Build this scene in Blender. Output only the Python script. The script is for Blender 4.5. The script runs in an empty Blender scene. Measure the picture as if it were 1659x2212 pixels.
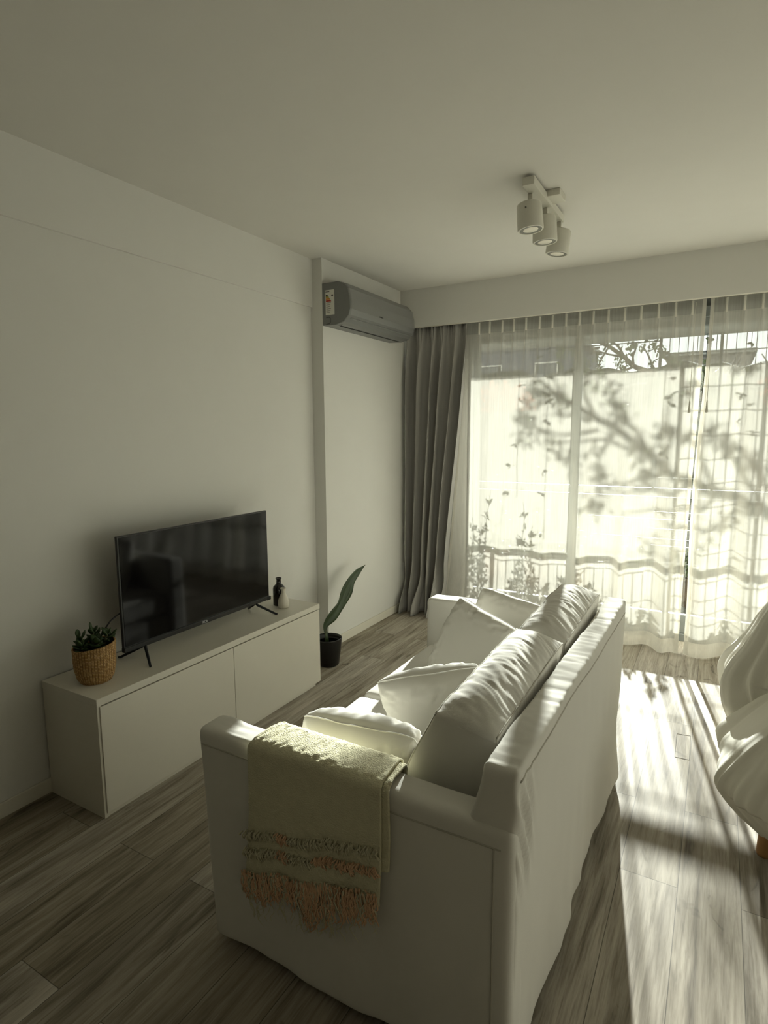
import bpy, bmesh, math, random
from mathutils import Vector, Matrix, noise
PI = math.pi
C = bpy.context.scene.collection
S = bpy.context.scene
# ------------------------------------------------------------------ camera
cam = bpy.data.objects.new('camera', bpy.data.cameras.new('camera')); C.objects.link(cam)
R = Matrix(((0.8678700, -0.0629543, 0.4927863), (0.4967585, 0.1213768, -0.8593595), (-0.0057125, 0.9906081, 0.1366124)))
cam.matrix_world = Matrix.Translation((2.37, 0, 1.5)) @ R.to_4x4()
cam.data.sensor_fit = 'VERTICAL'; cam.data.sensor_height = 36; cam.data.lens = 20.5105; cam.data.clip_start = 0.02
S.camera = cam
# ------------------------------------------------------------------ world, sun, exposure
W = bpy.data.worlds.new('sky'); S.world = W; W.use_nodes = True
bg = W.node_tree.nodes['Background']; bg.inputs[0].default_value = (0.95, 0.97, 0.95, 1); bg.inputs[1].default_value = 1.8
SUN = Vector((0.18, -1.0, -0.26)).normalized()          # direction the sunlight travels
sd = bpy.data.lights.new('sun', 'SUN'); sd.energy = 31; sd.angle = math.radians(0.55); sd.color = (1.0, 0.98, 0.94)
sun = bpy.data.objects.new('sun', sd); C.objects.link(sun); sun.location = (0, 12, 6)
sun.rotation_euler = SUN.to_track_quat('-Z', 'Y').to_euler()
S.view_settings.view_transform = 'Standard'; S.view_settings.look = 'None'
S.view_settings.exposure = 0.36; S.view_settings.gamma = 1; S.view_settings.use_curve_mapping = False

# ------------------------------------------------------------------ helpers
def rgb(h):
    v = [int(h[i:i+2], 16)/255 for i in (0, 2, 4)]
    return tuple([x/12.92 if x <= .04045 else ((x+.055)/1.055)**2.4 for x in v])+(1,)
def mat(name, col, rough=.6, spec=.5, metal=0, bump=0, bscale=200, var=0, vscale=6, bdist=.002, **kw):
    m = bpy.data.materials.new(name); m.use_nodes = True; nt = m.node_tree; b = nt.nodes['Principled BSDF']
    c = rgb(col) if isinstance(col, str) else col
    b.inputs['Base Color'].default_value = c; b.inputs['Roughness'].default_value = rough
    b.inputs['Specular IOR Level'].default_value = spec; b.inputs['Metallic'].default_value = metal
    tc = nt.nodes.new('ShaderNodeTexCoord')
    n = nt.nodes.new('ShaderNodeTexNoise'); n.inputs['Scale'].default_value = vscale; n.inputs['Detail'].default_value = 4
    nt.links.new(tc.outputs['Object'], n.inputs['Vector'])
    r = nt.nodes.new('ShaderNodeMapRange'); r.inputs[3].default_value = 1-max(var, .02); r.inputs[4].default_value = 1+max(var, .02)
    nt.links.new(n.outputs['Fac'], r.inputs[0])
    mx = nt.nodes.new('ShaderNodeVectorMath'); mx.operation = 'SCALE'; mx.inputs[0].default_value = c[:3]
    nt.links.new(r.outputs[0], mx.inputs['Scale']); nt.links.new(mx.outputs[0], b.inputs['Base Color'])
    if bump:
        n2 = nt.nodes.new('ShaderNodeTexNoise'); n2.inputs['Scale'].default_value = bscale; n2.inputs['Detail'].default_value = 3
        nt.links.new(tc.outputs['Object'], n2.inputs['Vector'])
        bp = nt.nodes.new('ShaderNodeBump'); bp.inputs['Strength'].default_value = bump; bp.inputs['Distance'].default_value = bdist
        nt.links.new(n2.outputs['Fac'], bp.inputs['Height']); nt.links.new(bp.outputs[0], b.inputs['Normal'])
    for k, v in kw.items(): b.inputs[k].default_value = v
    return m
def link(name, verts, faces, m, parent=None, smooth=True):
    me = bpy.data.meshes.new(name); me.from_pydata([tuple(v) for v in verts], [], faces); me.validate()
    if smooth:
        me.polygons.foreach_set('use_smooth', [True]*len(me.polygons))
    if m: me.materials.append(m)
    o = bpy.data.objects.new(name, me); C.objects.link(o)
    if parent: o.parent = parent
    return o
def tag(o, label=None, cat=None, group=None, kind=None):
    if label: o['label'] = label
    if cat: o['category'] = cat
    if group: o['group'] = group
    if kind: o['kind'] = kind
    return o
def thing(name, label, cat, loc=(0, 0, 0), group=None, rz=0):
    o = bpy.data.objects.new(name, None); C.objects.link(o); o.location = loc; o.rotation_euler.z = rz; o.empty_display_size = .1
    return tag(o, label, cat, group)
class MB:
    def __init__(s): s.v = []; s.f = []
    def add(s, v, f):
        k = len(s.v); s.v += [Vector(p) for p in v]; s.f += [[i+k for i in q] for q in f]; return s
    def box(s, x0, x1, y0, y1, z0, z1):
        return s.add([(x0,y0,z0),(x1,y0,z0),(x1,y1,z0),(x0,y1,z0),(x0,y0,z1),(x1,y0,z1),(x1,y1,z1),(x0,y1,z1)],
                     [(0,3,2,1),(4,5,6,7),(0,1,5,4),(1,2,6,5),(2,3,7,6),(3,0,4,7)])
    def tube(s, pts, rad, n=8, cap=True):
        pts = [Vector(p) for p in pts]; k = len(pts); rad = rad if isinstance(rad, (list, tuple)) else [rad]*k
        vs = []; ref = None
        for i, p in enumerate(pts):
            t = (pts[min(i+1, k-1)]-pts[max(i-1, 0)]).normalized()
            if ref is None: ref = t.orthogonal().normalized()
            ref = (ref-t*ref.dot(t)).normalized(); b = t.cross(ref)
            vs += [p+(ref*math.cos(2*PI*j/n)+b*math.sin(2*PI*j/n))*rad[i] for j in range(n)]
        fs = [(i*n+j, i*n+(j+1) % n, (i+1)*n+(j+1) % n, (i+1)*n+j) for i in range(k-1) for j in range(n)]
        if cap: fs += [tuple(range(n-1, -1, -1)), tuple((k-1)*n+j for j in range(n))]
        return s.add(vs, fs)
    def lathe(s, prof, n=32, c=(0, 0, 0), M=None):
        vs = []; fs = []
        for r, z in prof:
            for j in range(n):
                p = Vector((r*math.cos(2*PI*j/n), r*math.sin(2*PI*j/n), z))
                if M: p = M @ p
                vs.append(p+Vector(c))
        for i in range(len(prof)-1):
            for j in range(n): fs.append((i*n+j, i*n+(j+1) % n, (i+1)*n+(j+1) % n, (i+1)*n+j))
        if prof[0][0] > 1e-5: fs.append(tuple(range(n-1, -1, -1)))
        if prof[-1][0] > 1e-5: fs.append(tuple((len(prof)-1)*n+j for j in range(n)))
        return s.add(vs, fs)
    def leaf(s, p, d, nrm, L, w, fold=.15, droop=.1, n=5):
        p = Vector(p); d = Vector(d).normalized(); nrm = Vector(nrm); sd_ = d.cross(nrm)
        if sd_.length < 1e-4: sd_ = d.orthogonal()
        sd_.normalize(); up = sd_.cross(d)
        vs = []; fs = []
        for i in range(n+1):
            t = i/n; ww = w*math.sin(PI*min(1, t*.93+.05))**.8*.5; c = p+d*L*t-up*L*droop*t*t
            vs += [c-sd_*ww+up*ww*fold, c, c+sd_*ww+up*ww*fold]
        for i in range(n):
            a = i*3; fs += [(a, a+1, a+4, a+3), (a+1, a+2, a+5, a+4)]
        return s.add(vs, fs)
    def build(s, name, m, parent=None, smooth=False, bevel=0, kind=None):
        o = link(name, s.v, s.f, m, parent, smooth)
        if bevel:
            md = o.modifiers.new('bevel', 'BEVEL'); md.width = bevel; md.segments = 2; md.limit_method = 'ANGLE'
        if kind: o['kind'] = kind
        return o
def nz(x, y, z=0, sc=1): return noise.noise(Vector((x*sc, y*sc, z*sc)))
def ridge(x, y, z=0): return 1-abs(noise.noise(Vector((x, y, z))))*2.2
def sm(a, b, x):
    t = max(0, min(1, (x-a)/(b-a))); return t*t*(3-2*t)

def soft_box(h, r, n, fn):
    """rounded box of half sizes h; n = samples per axis; fn maps (pos, unit coords, normal) to a point"""
    V = {}; verts = []; faces = []
    def coords(k):
        hk = h[k]; m = n[k]; out = []
        a = r/hk
        e = [-1+a*(1-math.cos(i*PI/8)) for i in range(4)]
        inner = [-(1-a)+2*(1-a)*i/m for i in range(m+1)]
        return e+inner+[-t for t in reversed(e)]
    G = [coords(k) for k in range(3)]
    def vid(i):
        if i in V: return V[i]
        u = Vector([G[k][i[k]] for k in range(3)]); p = Vector([u[k]*h[k] for k in range(3)])
        q = Vector([max(-h[k]+r, min(h[k]-r, p[k])) for k in range(3)])
        d = p-q; nn = d.normalized() if d.length > 1e-9 else Vector((0, 0, 1))
        pos = q+nn*r
        V[i] = len(verts); verts.append(fn(pos, Vector([pos[k]/h[k] for k in range(3)]), nn)); return V[i]
    for ax in range(3):
        b, c = (ax+1) % 3, (ax+2) % 3
        for side in (0, len(G[ax])-1):
            for i in range(len(G[b])-1):
                for j in range(len(G[c])-1):
                    q = []
                    for di, dj in ((0, 0), (1, 0), (1, 1), (0, 1)):
                        t = [0, 0, 0]; t[ax] = side; t[b] = i+di; t[c] = j+dj; q.append(vid(tuple(t)))
                    faces.append(q if side else q[::-1])
    return verts, faces

# ------------------------------------------------------------------ materials
M = {}
M['wall'] = mat('wall_paint', 'DDDBD4', .85, .3, bump=.08, bscale=60, var=.01)
M['taupe'] = mat('taupe_bounce_tone', 'ABA496', .85, .3)  # invented darker tone for the unseen rear walls, weakens light bounced onto the sofa
M['tile'] = mat('balcony_tile', '5A564E', .8)
M['seam'] = mat('seam_thread', 'BFBBAE', .95)
M['hedge'] = mat('hedge_green', '23281C', .9, .2, var=.35, vscale=5)
M['ceiling'] = mat('ceiling_paint', 'DBD8D0', .9, .3, bump=.06, bscale=40, var=.01)
M['base'] = mat('baseboard_white', 'DAD5C6', .5, .4)
M['cab'] = mat('cabinet_white', 'DDD8CA', .32, .5)
M['gap'] = mat('shadow_gap', '3A372F', .8)
M['sofa'] = mat('slipcover_cotton', 'E3E0D7', .95, .15, bump=.25, bscale=500, var=.02, bdist=.0006)
M['pillow'] = mat('pillow_cotton', 'E8E5DB', .9, .2, bump=.25, bscale=600, var=.02, bdist=.0006)
M['sheet'] = mat('dust_sheet', 'E1DED2', .9, .2, bump=.2, bscale=500, var=.02, bdist=.0006)
M['black'] = mat('tv_bezel', '0B0B0C', .3, .5)
M['screen'] = mat('tv_screen', '020203', .07, .24)
M['tvleg'] = mat('tv_leg_metal', '2B2D30', .35, .5, metal=.6)
M['logo'] = mat('logo_silver', 'D8D8D8', .4)
M['rattan'] = None
M['soil'] = mat('soil', '15110C', .95, bump=.6, bscale=120, var=.3, vscale=60, bdist=.005)
M['succ'] = mat('succulent_green', '2A3F16', .5, .5, var=.25, vscale=20)
M['leafd'] = mat('leaf_dark_green', '24370F', .45, .5, var=.25, vscale=15)
M['stem'] = mat('plant_stem', '6B6A4A', .6)
M['pot'] = mat('pot_black_plastic', '080606', .35, .5)
M['blackglass'] = mat('bottle_dark', '140D0B', .12, .6)
M['vase'] = mat('vase_ceramic', 'D9D3C3', .3, .5, var=.03)
M['acg'] = mat('ac_silver_grey', '787876', .38, .5, metal=.15)
M['acg2'] = mat('ac_front_grey', '868684', .3, .5, metal=.2)
M['acd'] = mat('ac_slot_black', '0A0A0A', .6)
M['lab'] = mat('label_paper', 'D8D6CC', .6)
M['ink'] = mat('label_ink', '23221E', .7)
M['red'] = mat('label_red', 'A63420', .6)
M['ora'] = mat('label_orange', 'C8812B', .6)
M['yel'] = mat('label_yellow', 'A99C3E', .6)
M['lamp'] = mat('lamp_white', 'D8D5C8', .45, .4)
M['led'] = mat('lamp_lens', 'F0EADB', .25, .6, bump=.5, bscale=300)
M['lampring'] = mat('lamp_ring', '6E6C60', .4)
M['drape'] = mat('drape_grey', 'A3A09A', .95, .15, bump=.3, bscale=600, var=.03, bdist=.0006)
M['frame'] = mat('window_frame_grey', '6F726F', .45, .5)
M['track'] = mat('curtain_track', 'C9C5B6', .5)
M['rail'] = mat('rail_steel', '3C3F40', .5, .4)
M['concrete'] = mat('concrete_soffit', '8B8A84', .9, var=.06)
M['bark'] = mat('bark', '4B4337', .9, bump=.5, bscale=60, var=.2, vscale=20)
M['tleaf'] = mat('tree_leaf', '4E5638', .6, var=.3, vscale=8)
M['rleaf'] = mat('orange_leaf', '96512F', .6, var=.3, vscale=8)
M['terra'] = mat('planter_brown', '6A5747', .8)
M['backdrop'] = mat('backdrop_wall_dark', '45443A', .9, var=.04)
M['bldg'] = mat('grey_building', '5C5E66', .9, var=.05)
M['bldg2'] = mat('pale_building', '807C78', .9, var=.05)
M['wglass'] = mat('dark_window_glass', '3B4148', .2, .6)
M['ground'] = mat('garden_ground', '2E2F24', .95, var=.2, vscale=1)
M['tan'] = mat('tan_wood', 'B98C5C', .5, var=.1)
M['tassel'] = mat('tassel_white', 'C9C6B8', .5)

def blanket_mat(name, c, bscale=260, bump=1.0):
    m = mat(name, c, .95, .1, bump=bump, bscale=bscale, var=.10, vscale=40, bdist=.003); return m
M['blanket'] = blanket_mat('blanket_wool', 'DCD7B8')
M['fringe'] = blanket_mat('blanket_fringe', 'EDC6A2')
M['fringe2'] = blanket_mat('blanket_fringe_olive', 'DCD7BA')

def make_rattan():
    m = mat('woven_rattan', 'A9814F', .75, .3); nt = m.node_tree; b = nt.nodes['Principled BSDF']
    tc = nt.nodes.new('ShaderNodeUVMap')
    br = nt.nodes.new('ShaderNodeTexBrick'); br.inputs['Scale'].default_value = 1
    br.inputs['Color1'].default_value = rgb('D0AC78'); br.inputs['Color2'].default_value = rgb('AC854F'); br.inputs['Mortar'].default_value = rgb('6B4C2B')
    br.inputs['Mortar Size'].default_value = .12; br.inputs['Brick Width'].default_value = 1.0; br.inputs['Row Height'].default_value = 1.3
    br.offset = .5
    nt.links.new(tc.outputs[0], br.inputs['Vector'])
    nt.links.new(br.outputs['Color'], b.inputs['Base Color'])
    bp = nt.nodes.new('ShaderNodeBump'); bp.invert = True; bp.inputs['Strength'].default_value = .9; bp.inputs['Distance'].default_value = .003
    nt.links.new(br.outputs['Fac'], bp.inputs['Height']); nt.links.new(bp.outputs[0], b.inputs['Normal'])
    return m
M['rattan'] = make_rattan()

def make_floor():
    m = bpy.data.materials.new('vinyl_planks'); m.use_nodes = True; nt = m.node_tree; b = nt.nodes['Principled BSDF']; N = nt.nodes; Lk = nt.links
    tc = N.new('ShaderNodeTexCoord'); sep = N.new('ShaderNodeSeparateXYZ'); Lk.new(tc.outputs['Object'], sep.inputs[0])
    comb = N.new('ShaderNodeCombineXYZ'); Lk.new(sep.outputs['Y'], comb.inputs['X']); Lk.new(sep.outputs['X'], comb.inputs['Y'])
    def brick(c1, c2, mo, ms):
        br = N.new('ShaderNodeTexBrick'); br.offset = .37; br.inputs['Scale'].default_value = 1
        br.inputs['Brick Width'].default_value = 1.22; br.inputs['Row Height'].default_value = .18
        br.inputs['Color1'].default_value = c1; br.inputs['Color2'].default_value = c2; br.inputs['Mortar'].default_value = mo
        br.inputs['Mortar Size'].default_value = ms; br.inputs['Mortar Smooth'].default_value = 0; Lk.new(comb.outputs[0], br.inputs['Vector']); return br
    idb = brick((0, 0, 0, 1), (1, 1, 1, 1), (.5, .5, .5, 1), 0)
    seam = brick((1, 1, 1, 1), (1, 1, 1, 1), (0, 0, 0, 1), .0012)
    # per plank offset of the grain
    off = N.new('ShaderNodeVectorMath'); off.operation = 'SCALE'; off.inputs['Scale'].default_value = 7.3; Lk.new(idb.outputs['Color'], off.inputs[0])
    add = N.new('ShaderNodeVectorMath'); add.operation = 'ADD'; Lk.new(comb.outputs[0], add.inputs[0]); Lk.new(off.outputs[0], add.inputs[1])
    def grain(sx, sy, det, dist, rough=.6):
        mp = N.new('ShaderNodeMapping'); mp.inputs['Scale'].default_value = (sx, sy, 1); Lk.new(add.outputs[0], mp.inputs['Vector'])
        n = N.new('ShaderNodeTexNoise'); n.inputs['Scale'].default_value = 1; n.inputs['Detail'].default_value = det
        n.inputs['Distortion'].default_value = dist; n.inputs['Roughness'].default_value = rough; Lk.new(mp.outputs[0], n.inputs['Vector']); return n
    g1 = grain(1.6, 17, 5, .8); g2 = grain(5, 110, 4, .3, .7); g3 = grain(3.5, 9, 3, 1.5)
    def ramp(src, pts):
        r = N.new('ShaderNodeValToRGB'); e = r.color_ramp.elements
        e[0].position, e[0].color = pts[0][0], rgb(pts[0][1]); e[1].position, e[1].color = pts[-1][0], rgb(pts[-1][1])
        for p, c in pts[1:-1]:
            q = e.new(p); q.color = rgb(c)
        Lk.new(src, r.inputs[0]); return r
    c1 = ramp(g1.outputs['Fac'], [(.30, '7C7467'), (.43, 'A39B8E'), (.54, 'B8B0A3'), (.70, 'CAC3B6')])
    c2 = ramp(g2.outputs['Fac'], [(.28, '8C8475'), (.55, 'FFFFFF')])
    mx = N.new('ShaderNodeMixRGB'); mx.blend_type = 'MULTIPLY'; mx.inputs[0].default_value = .55
    Lk.new(c1.outputs[0], mx.inputs[1]); Lk.new(c2.outputs[0], mx.inputs[2])
    c3 = ramp(g3.outputs['Fac'], [(.24, '6A6255'), (.36, 'FFFFFF')])
    m3 = N.new('ShaderNodeMixRGB'); m3.blend_type = 'MULTIPLY'; m3.inputs[0].default_value = .7; Lk.new(mx.outputs[0], m3.inputs[1]); Lk.new(c3.outputs[0], m3.inputs[2])
    c4 = ramp(idb.outputs['Color'], [(0, 'D8D4CA'), (1, 'FFFFFF')])
    m4 = N.new('ShaderNodeMixRGB'); m4.blend_type = 'MULTIPLY'; m4.inputs[0].default_value = 1; Lk.new(m3.outputs[0], m4.inputs[1]); Lk.new(c4.outputs[0], m4.inputs[2])
    m5 = N.new('ShaderNodeMixRGB'); m5.blend_type = 'MULTIPLY'; m5.inputs[0].default_value = .6; Lk.new(m4.outputs[0], m5.inputs[1]); Lk.new(seam.outputs['Color'], m5.inputs[2])
    Lk.new(m5.outputs[0], b.inputs['Base Color'])
    b.inputs['Roughness'].default_value = .55; b.inputs['Specular IOR Level'].default_value = .10
    bp = N.new('ShaderNodeBump'); bp.inputs['Strength'].default_value = .25; bp.inputs['Distance'].default_value = .001
    Lk.new(g2.outputs['Fac'], bp.inputs['Height']); Lk.new(bp.outputs[0], b.inputs['Normal'])
    return m
M['floor'] = make_floor()

def make_sheer(name, alpha, col='EEEADF'):
    m = bpy.data.materials.new(name); m.use_nodes = True; nt = m.node_tree; N = nt.nodes; Lk = nt.links; N.clear()
    out = N.new('ShaderNodeOutputMaterial'); tr = N.new('ShaderNodeBsdfTransparent'); df = N.new('ShaderNodeBsdfDiffuse'); tl = N.new('ShaderNodeBsdfTranslucent')
    df.inputs[0].default_value = rgb(col); tl.inputs[0].default_value = rgb(col)
    a = N.new('ShaderNodeMixShader'); a.inputs[0].default_value = .135; Lk.new(df.outputs[0], a.inputs[1]); Lk.new(tl.outputs[0], a.inputs[2])
    mx = N.new('ShaderNodeMixShader'); Lk.new(tr.outputs[0], mx.inputs[1]); Lk.new(a.outputs[0], mx.inputs[2]); Lk.new(mx.outputs[0], out.inputs[0])
    tc = N.new('ShaderNodeTexCoord'); mp = N.new('ShaderNodeMapping'); mp.inputs['Scale'].default_value = (120, 120, 4)
    n = N.new('ShaderNodeTexNoise'); n.inputs['Scale'].default_value = 1; n.inputs['Detail'].default_value = 3
    Lk.new(tc.outputs['Object'], mp.inputs[0]); Lk.new(mp.outputs[0], n.inputs['Vector'])
    lw = N.new('ShaderNodeLayerWeight'); lw.inputs[0].default_value = .35
    s1 = N.new('ShaderNodeMath'); s1.operation = 'MULTIPLY_ADD'; s1.inputs[1].default_value = .18; s1.inputs[2].default_value = alpha-.09; Lk.new(n.outputs['Fac'], s1.inputs[0])
    s2 = N.new('ShaderNodeMath'); s2.operation = 'MULTIPLY_ADD'; s2.inputs[1].default_value = .55; s2.use_clamp = True
    Lk.new(lw.outputs['Facing'], s2.inputs[0]); Lk.new(s1.outputs[0], s2.inputs[2]); Lk.new(s2.outputs[0], mx.inputs[0])
    return m
M['sheer'] = make_sheer('sheer_voile', .53)
M['sheer2'] = make_sheer('sheer_voile_doubled', .75)
M['sheer3'] = make_sheer('sheer_header_tape', .40)
M['sheer4'] = make_sheer('sheer_pleat_stack', .97)
def make_glass():
    m = bpy.data.materials.new('pane_glass'); m.use_nodes = True; nt = m.node_tree; N = nt.nodes; Lk = nt.links; N.clear()
    out = N.new('ShaderNodeOutputMaterial'); tr = N.new('ShaderNodeBsdfTransparent'); gl = N.new('ShaderNodeBsdfGlossy'); gl.inputs['Roughness'].default_value = .02
    tr.inputs[0].default_value = (.93, .96, .94, 1)
    fr = N.new('ShaderNodeFresnel'); mx = N.new('ShaderNodeMixShader'); Lk.new(fr.outputs[0], mx.inputs[0]); Lk.new(tr.outputs[0], mx.inputs[1]); Lk.new(gl.outputs[0], mx.inputs[2])
    Lk.new(mx.outputs[0], out.inputs[0]); return m
M['glass'] = make_glass()

# ------------------------------------------------------------------ setting
def struct(name, mb, m, parent=None, label=None, **k):
    o = mb.build(name, m, parent, **k)
    if not parent: o['kind'] = 'structure'
    if label: o['label'] = label
    return o
XR, YB, YW, H = 4.6, -6.0, 4.62, 2.60
struct('floor', MB().box(-.2, XR+.2, YB-.2, YW+.02, -.12, 0), M['floor'], label='grey beige wood-look plank floor')
struct('ceiling', MB().box(-.2, XR+.2, YB-.2, YW+.1, H, H+.15), M['ceiling'], label='plain painted ceiling')
struct('wall_left', MB().box(-.2, 0, YB-.2, 3.19, 0, H).box(-.2, .015, YB, 3.19, 2.302, H), M['wall'], label='white left wall with shallow beam along its top')
struct('wall_alcove', MB().box(-.2, .092, 3.19, YW+.1, 0, H), M['wall'], label='projecting wall section carrying the air conditioner')
struct('wall_right', MB().box(XR, XR+.2, 1.2, YW+.1, 0, H), M['wall'])
struct('wall_right_rear', MB().box(XR, XR+.2, YB-.2, 1.2, 0, H), M['taupe'])
struct('wall_back', MB().box(-.2, XR+.2, YB-.2, YB, 0, H), M['taupe'])
struct('wall_front', MB().box(.092, XR, 4.255, 4.29, 2.312, H).box(.092, XR, 4.29, YW+.1, 2.50, H).box(.575, XR, 4.80, 4.82, 2.30, H), M['wall'], label='fascia beam above the curtains')
struct('baseboard_left', MB().box(0, .012, YB, 3.19, 0, .062), M['base'], bevel=.003)
struct('baseboard_alcove', MB().box(.092, .104, 3.19, YW-.05, 0, .062), M['base'], bevel=.003)
struct('wall_window', MB().box(.092, .575, 4.53, 4.80, 0, 2.50), M['concrete'], label='short wall return left of the window')
struct('trim_2', MB().box(.575, XR, YW-.01, YW+.1, 2.31, 2.50), M['frame'])
struct('trim_1', MB().box(.092, XR, 4.262, 4.288, 2.3105, 2.3125), M['base'])
# sliding window: frame, mullions, glass
YG = 4.56
w = MB().box(.092, XR, YG-.03, YG+.05, 2.24, 2.31).box(.092, XR, YG-.03, YG+.05, 0, .055)
w.box(.56, .60, YG-.03, YG+.05, .055, 2.24).box(4.52, XR, YG-.03, YG+.05, .055, 2.24)
w.box(1.40, 1.452, YG-.05, YG+.05, .055, 2.24).box(2.92, 2.975, YG-.05, YG+.05, .055, 2.24)
w.box(.60, 4.52, YG-.01, YG+.03, 2.19, 2.24).box(.60, 4.52, YG-.01, YG+.03, .055, .19)
win = struct('window_1', w, M['frame'], bevel=.004, label='grey framed sliding balcony window')
for x0, x1 in ((.60, 1.40), (1.452, 2.92), (2.975, 4.52)):
    MB().box(x0, x1, YG+.008, YG+.012, .19, 2.19).build('glass_pane', M['glass'], win)

# ------------------------------------------------------------------ balcony and outside
struct('balcony_floor', MB().box(-1.5, 6, YW+.02, 6.0, -.25, -.03), M['tile'], label='balcony floor slab')
struct('balcony_soffit', MB().box(-1.5, 6, YW+.1, 5.96, 2.315, 2.75), M['concrete'], label='grey underside of balcony above')
struct('balcony_curb', MB().box(-1.5, 6, 5.84, 6.0, -.03, .16), M['concrete'], label='low kerb at the balcony edge')
def railing():
    t = thing('balcony_railing', 'dark steel balcony railing with wide handrail and thin bars', 'railing', (0, 5.88, 0))
    t2 = t
    MB().box(-1.4, 5.8, -.03, .03, .93, .972).build('handrail', M['rail'], t2, bevel=.004)
    wv = MB(); wv.box(-1.4, 5.8, -.004, .004, .885, .892).box(1.3, 5.8, -.003, .003, .68, .685).box(1.3, 5.8, -.003, .003, .50, .505)
    wv.build('cross_wire', M['rail'], t2)
    for x in [(-1.3), -.4, .58, 2.75, 3.6, 4.5, 5.4]: MB().box(x-.016, x+.016, -.016, .016, .16, .935).build('post', M['rail'], t2)
    for i in range(96):
        x = -1.35+i*.066
        if x > 1.9: break
        MB().box(x-.003, x+.003, -.003, .003, .16, .885).build('bar', M['rail'], t2)
    return t
railing()
def grille():
    t = thing('safety_grille', 'tall thin wire grille closing the right half of balcony', 'grille', (0, 5.835, 0))
    for x in (1.86, 2.33, 3.4, 4.4): MB().box(x-.012, x+.012, -.010, .010, .10, 2.315).build('post', M['rail'], t)
    k = 0
    for i in range(52):
        x = 1.86+.072*i
        MB().box(x-.003, x+.003, -.003, .003, .10, 2.315).build('upright_wire', M['rail'], t)
    for i in range(14):
        z = .13+.156*i
        MB().box(1.86, 5.7, -.003, .003, z, z+.006).build('cross_wire', M['rail'], t)
    return t
grille()
tag(MB().tube([(-1.4, 5.88, 2.287), (1.86, 5.88, 2.287)], .005, 6).build('stretched_wire', M['rail'], kind=None), 'thin wire stretched just under the balcony ceiling', 'wire')

rnd = random.Random(4)
def rv(): return Vector((rnd.uniform(-1, 1), rnd.uniform(-1, 1), rnd.uniform(-1, 1)))
def vine(x, top, leaves, lean, label):
    t = thing('hanging_vine', label, 'vine', (x, 5.79, 2.20), 'vines hanging across the window')
    zb = min(z for _, z in leaves)-.05
    MB().tube([(lean*(top-2.2+i*.2-0)/1+nz(i*.7, x)*.01, 0, top-2.2-(top-zb)*i/8) for i in range(9)], .0025, 5).build('stem', M['bark'], t)
    lf = MB()
    for dx, z in leaves:
        for k in range(3): lf.leaf((dx, 0, z-2.2), (rnd.uniform(-1, 1), rnd.uniform(-.6, .6), rnd.uniform(-.7, .3)), rv(), .04, .026)
    lf.build('foliage', M['tleaf'], t)
# vines: x on the balcony, leaf heights
VX = [(.86, 0, [(.02, 2.1), (.01, 1.98), (-.02, 1.66), (-.05, 1.5), (-.08, 1.3)], 'leftmost thin vine hanging against the bright curtain'),
      (1.08, 0, [(0, 2.15), (.0, 2.03), (0, 1.98), (0, 1.83), (0, 1.63), (-.02, 1.46), (-.03, 1.3), (-.02, 1.0)], 'thin vine hanging straight down beside the leftmost vine'),
      (1.85, 0, [(-.02, 2.18), (.03, 2.1), (.05, 2.0), (0, 1.97), (.04, 1.93), (.02, 1.6), (0, 1.44), (.01, 1.2)], 'leafy vine hanging right of the window post'),
      (2.32, 0, [(.0, 2.15), (-.03, 1.98), (.03, 1.92), (-.04, 1.8), (.05, 1.75), (-.02, 1.64), (-.05, 1.35), (.02, 1.15), (.0, .9)], 'sparse vine hanging on the wire grille'),
      (2.62, 0, [(.0, 2.1), (-.03, 1.9), (.03, 1.7), (-.04, 1.5), (.05, 1.3), (-.02, 1.1)], 'vine at the right edge of the view')]
for x, _, lv, lab in VX: vine(x-.08, 2.31, [(a, z+.11) for a, z in lv], 0, lab)
def shrub(name, x, y, pot_h, sprays, label, n=26, ls=.045):
    x -= .06; y = 5.63; n = int(n*3.4); ls *= .78; pot_h += .06; sprays = [(a, b+.12, c) for a, b, c in sprays]
    t = thing(name, label, 'plant', (x, y, -.03))
    MB().lathe([(.09, 0), (.11, pot_h*.5), (.125, pot_h), (.13, pot_h), (.118, pot_h-.01), (.10, pot_h-.03)], 20).build('pot', M['terra'], t, smooth=True)
    st = MB(); lf = MB()
    for dx, top, sp in sprays:
        p0 = Vector((dx*.2, 0, pot_h-.03)); p1 = Vector((dx, rnd.uniform(-.05, .05), top)); k = 10
        pts = [p0.lerp(p1, i/k)+Vector((nz(i*.4, dx*9)*.03, nz(i*.4, dx*5, 3)*.03, 0)) for i in range(k+1)]
        st.tube(pts, [.005-.003*i/k for i in range(k+1)], 5)
        for j in range(int(n*(1.7 if top < .95 else 1))):
            q = rnd.random()**.8; pp = pts[int(q*k)]+Vector((rnd.gauss(0, sp), rnd.gauss(0, sp), rnd.gauss(0, .03)))*(1.15-q)
            lf.leaf(pp, rv()+Vector((0, 0, .5)), rv(), ls*rnd.uniform(.7, 1.3), ls*.5)
    st.build('stem', M['bark'], t); lf.build('foliage', M['tleaf'], t)
shrub('potted_shrub', .52, 5.36, .26, [(-.12, .95, .06), (0, 1.05, .05), (.08, 1.0, .05), (.14, 1.28, .02), (-.05, .8, .07), (.1, .7, .07)], 'leafy potted shrub in the left corner of the balcony', 30)
shrub('potted_shrub', .93, 5.36, .24, [(0, 1.18, .03), (-.06, .95, .04), (.08, 1.02, .03), (.1, .65, .08), (-.1, .6, .08), (.2, .6, .08)], 'taller potted shrub with an upright shoot, second on balcony', 34)
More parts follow.
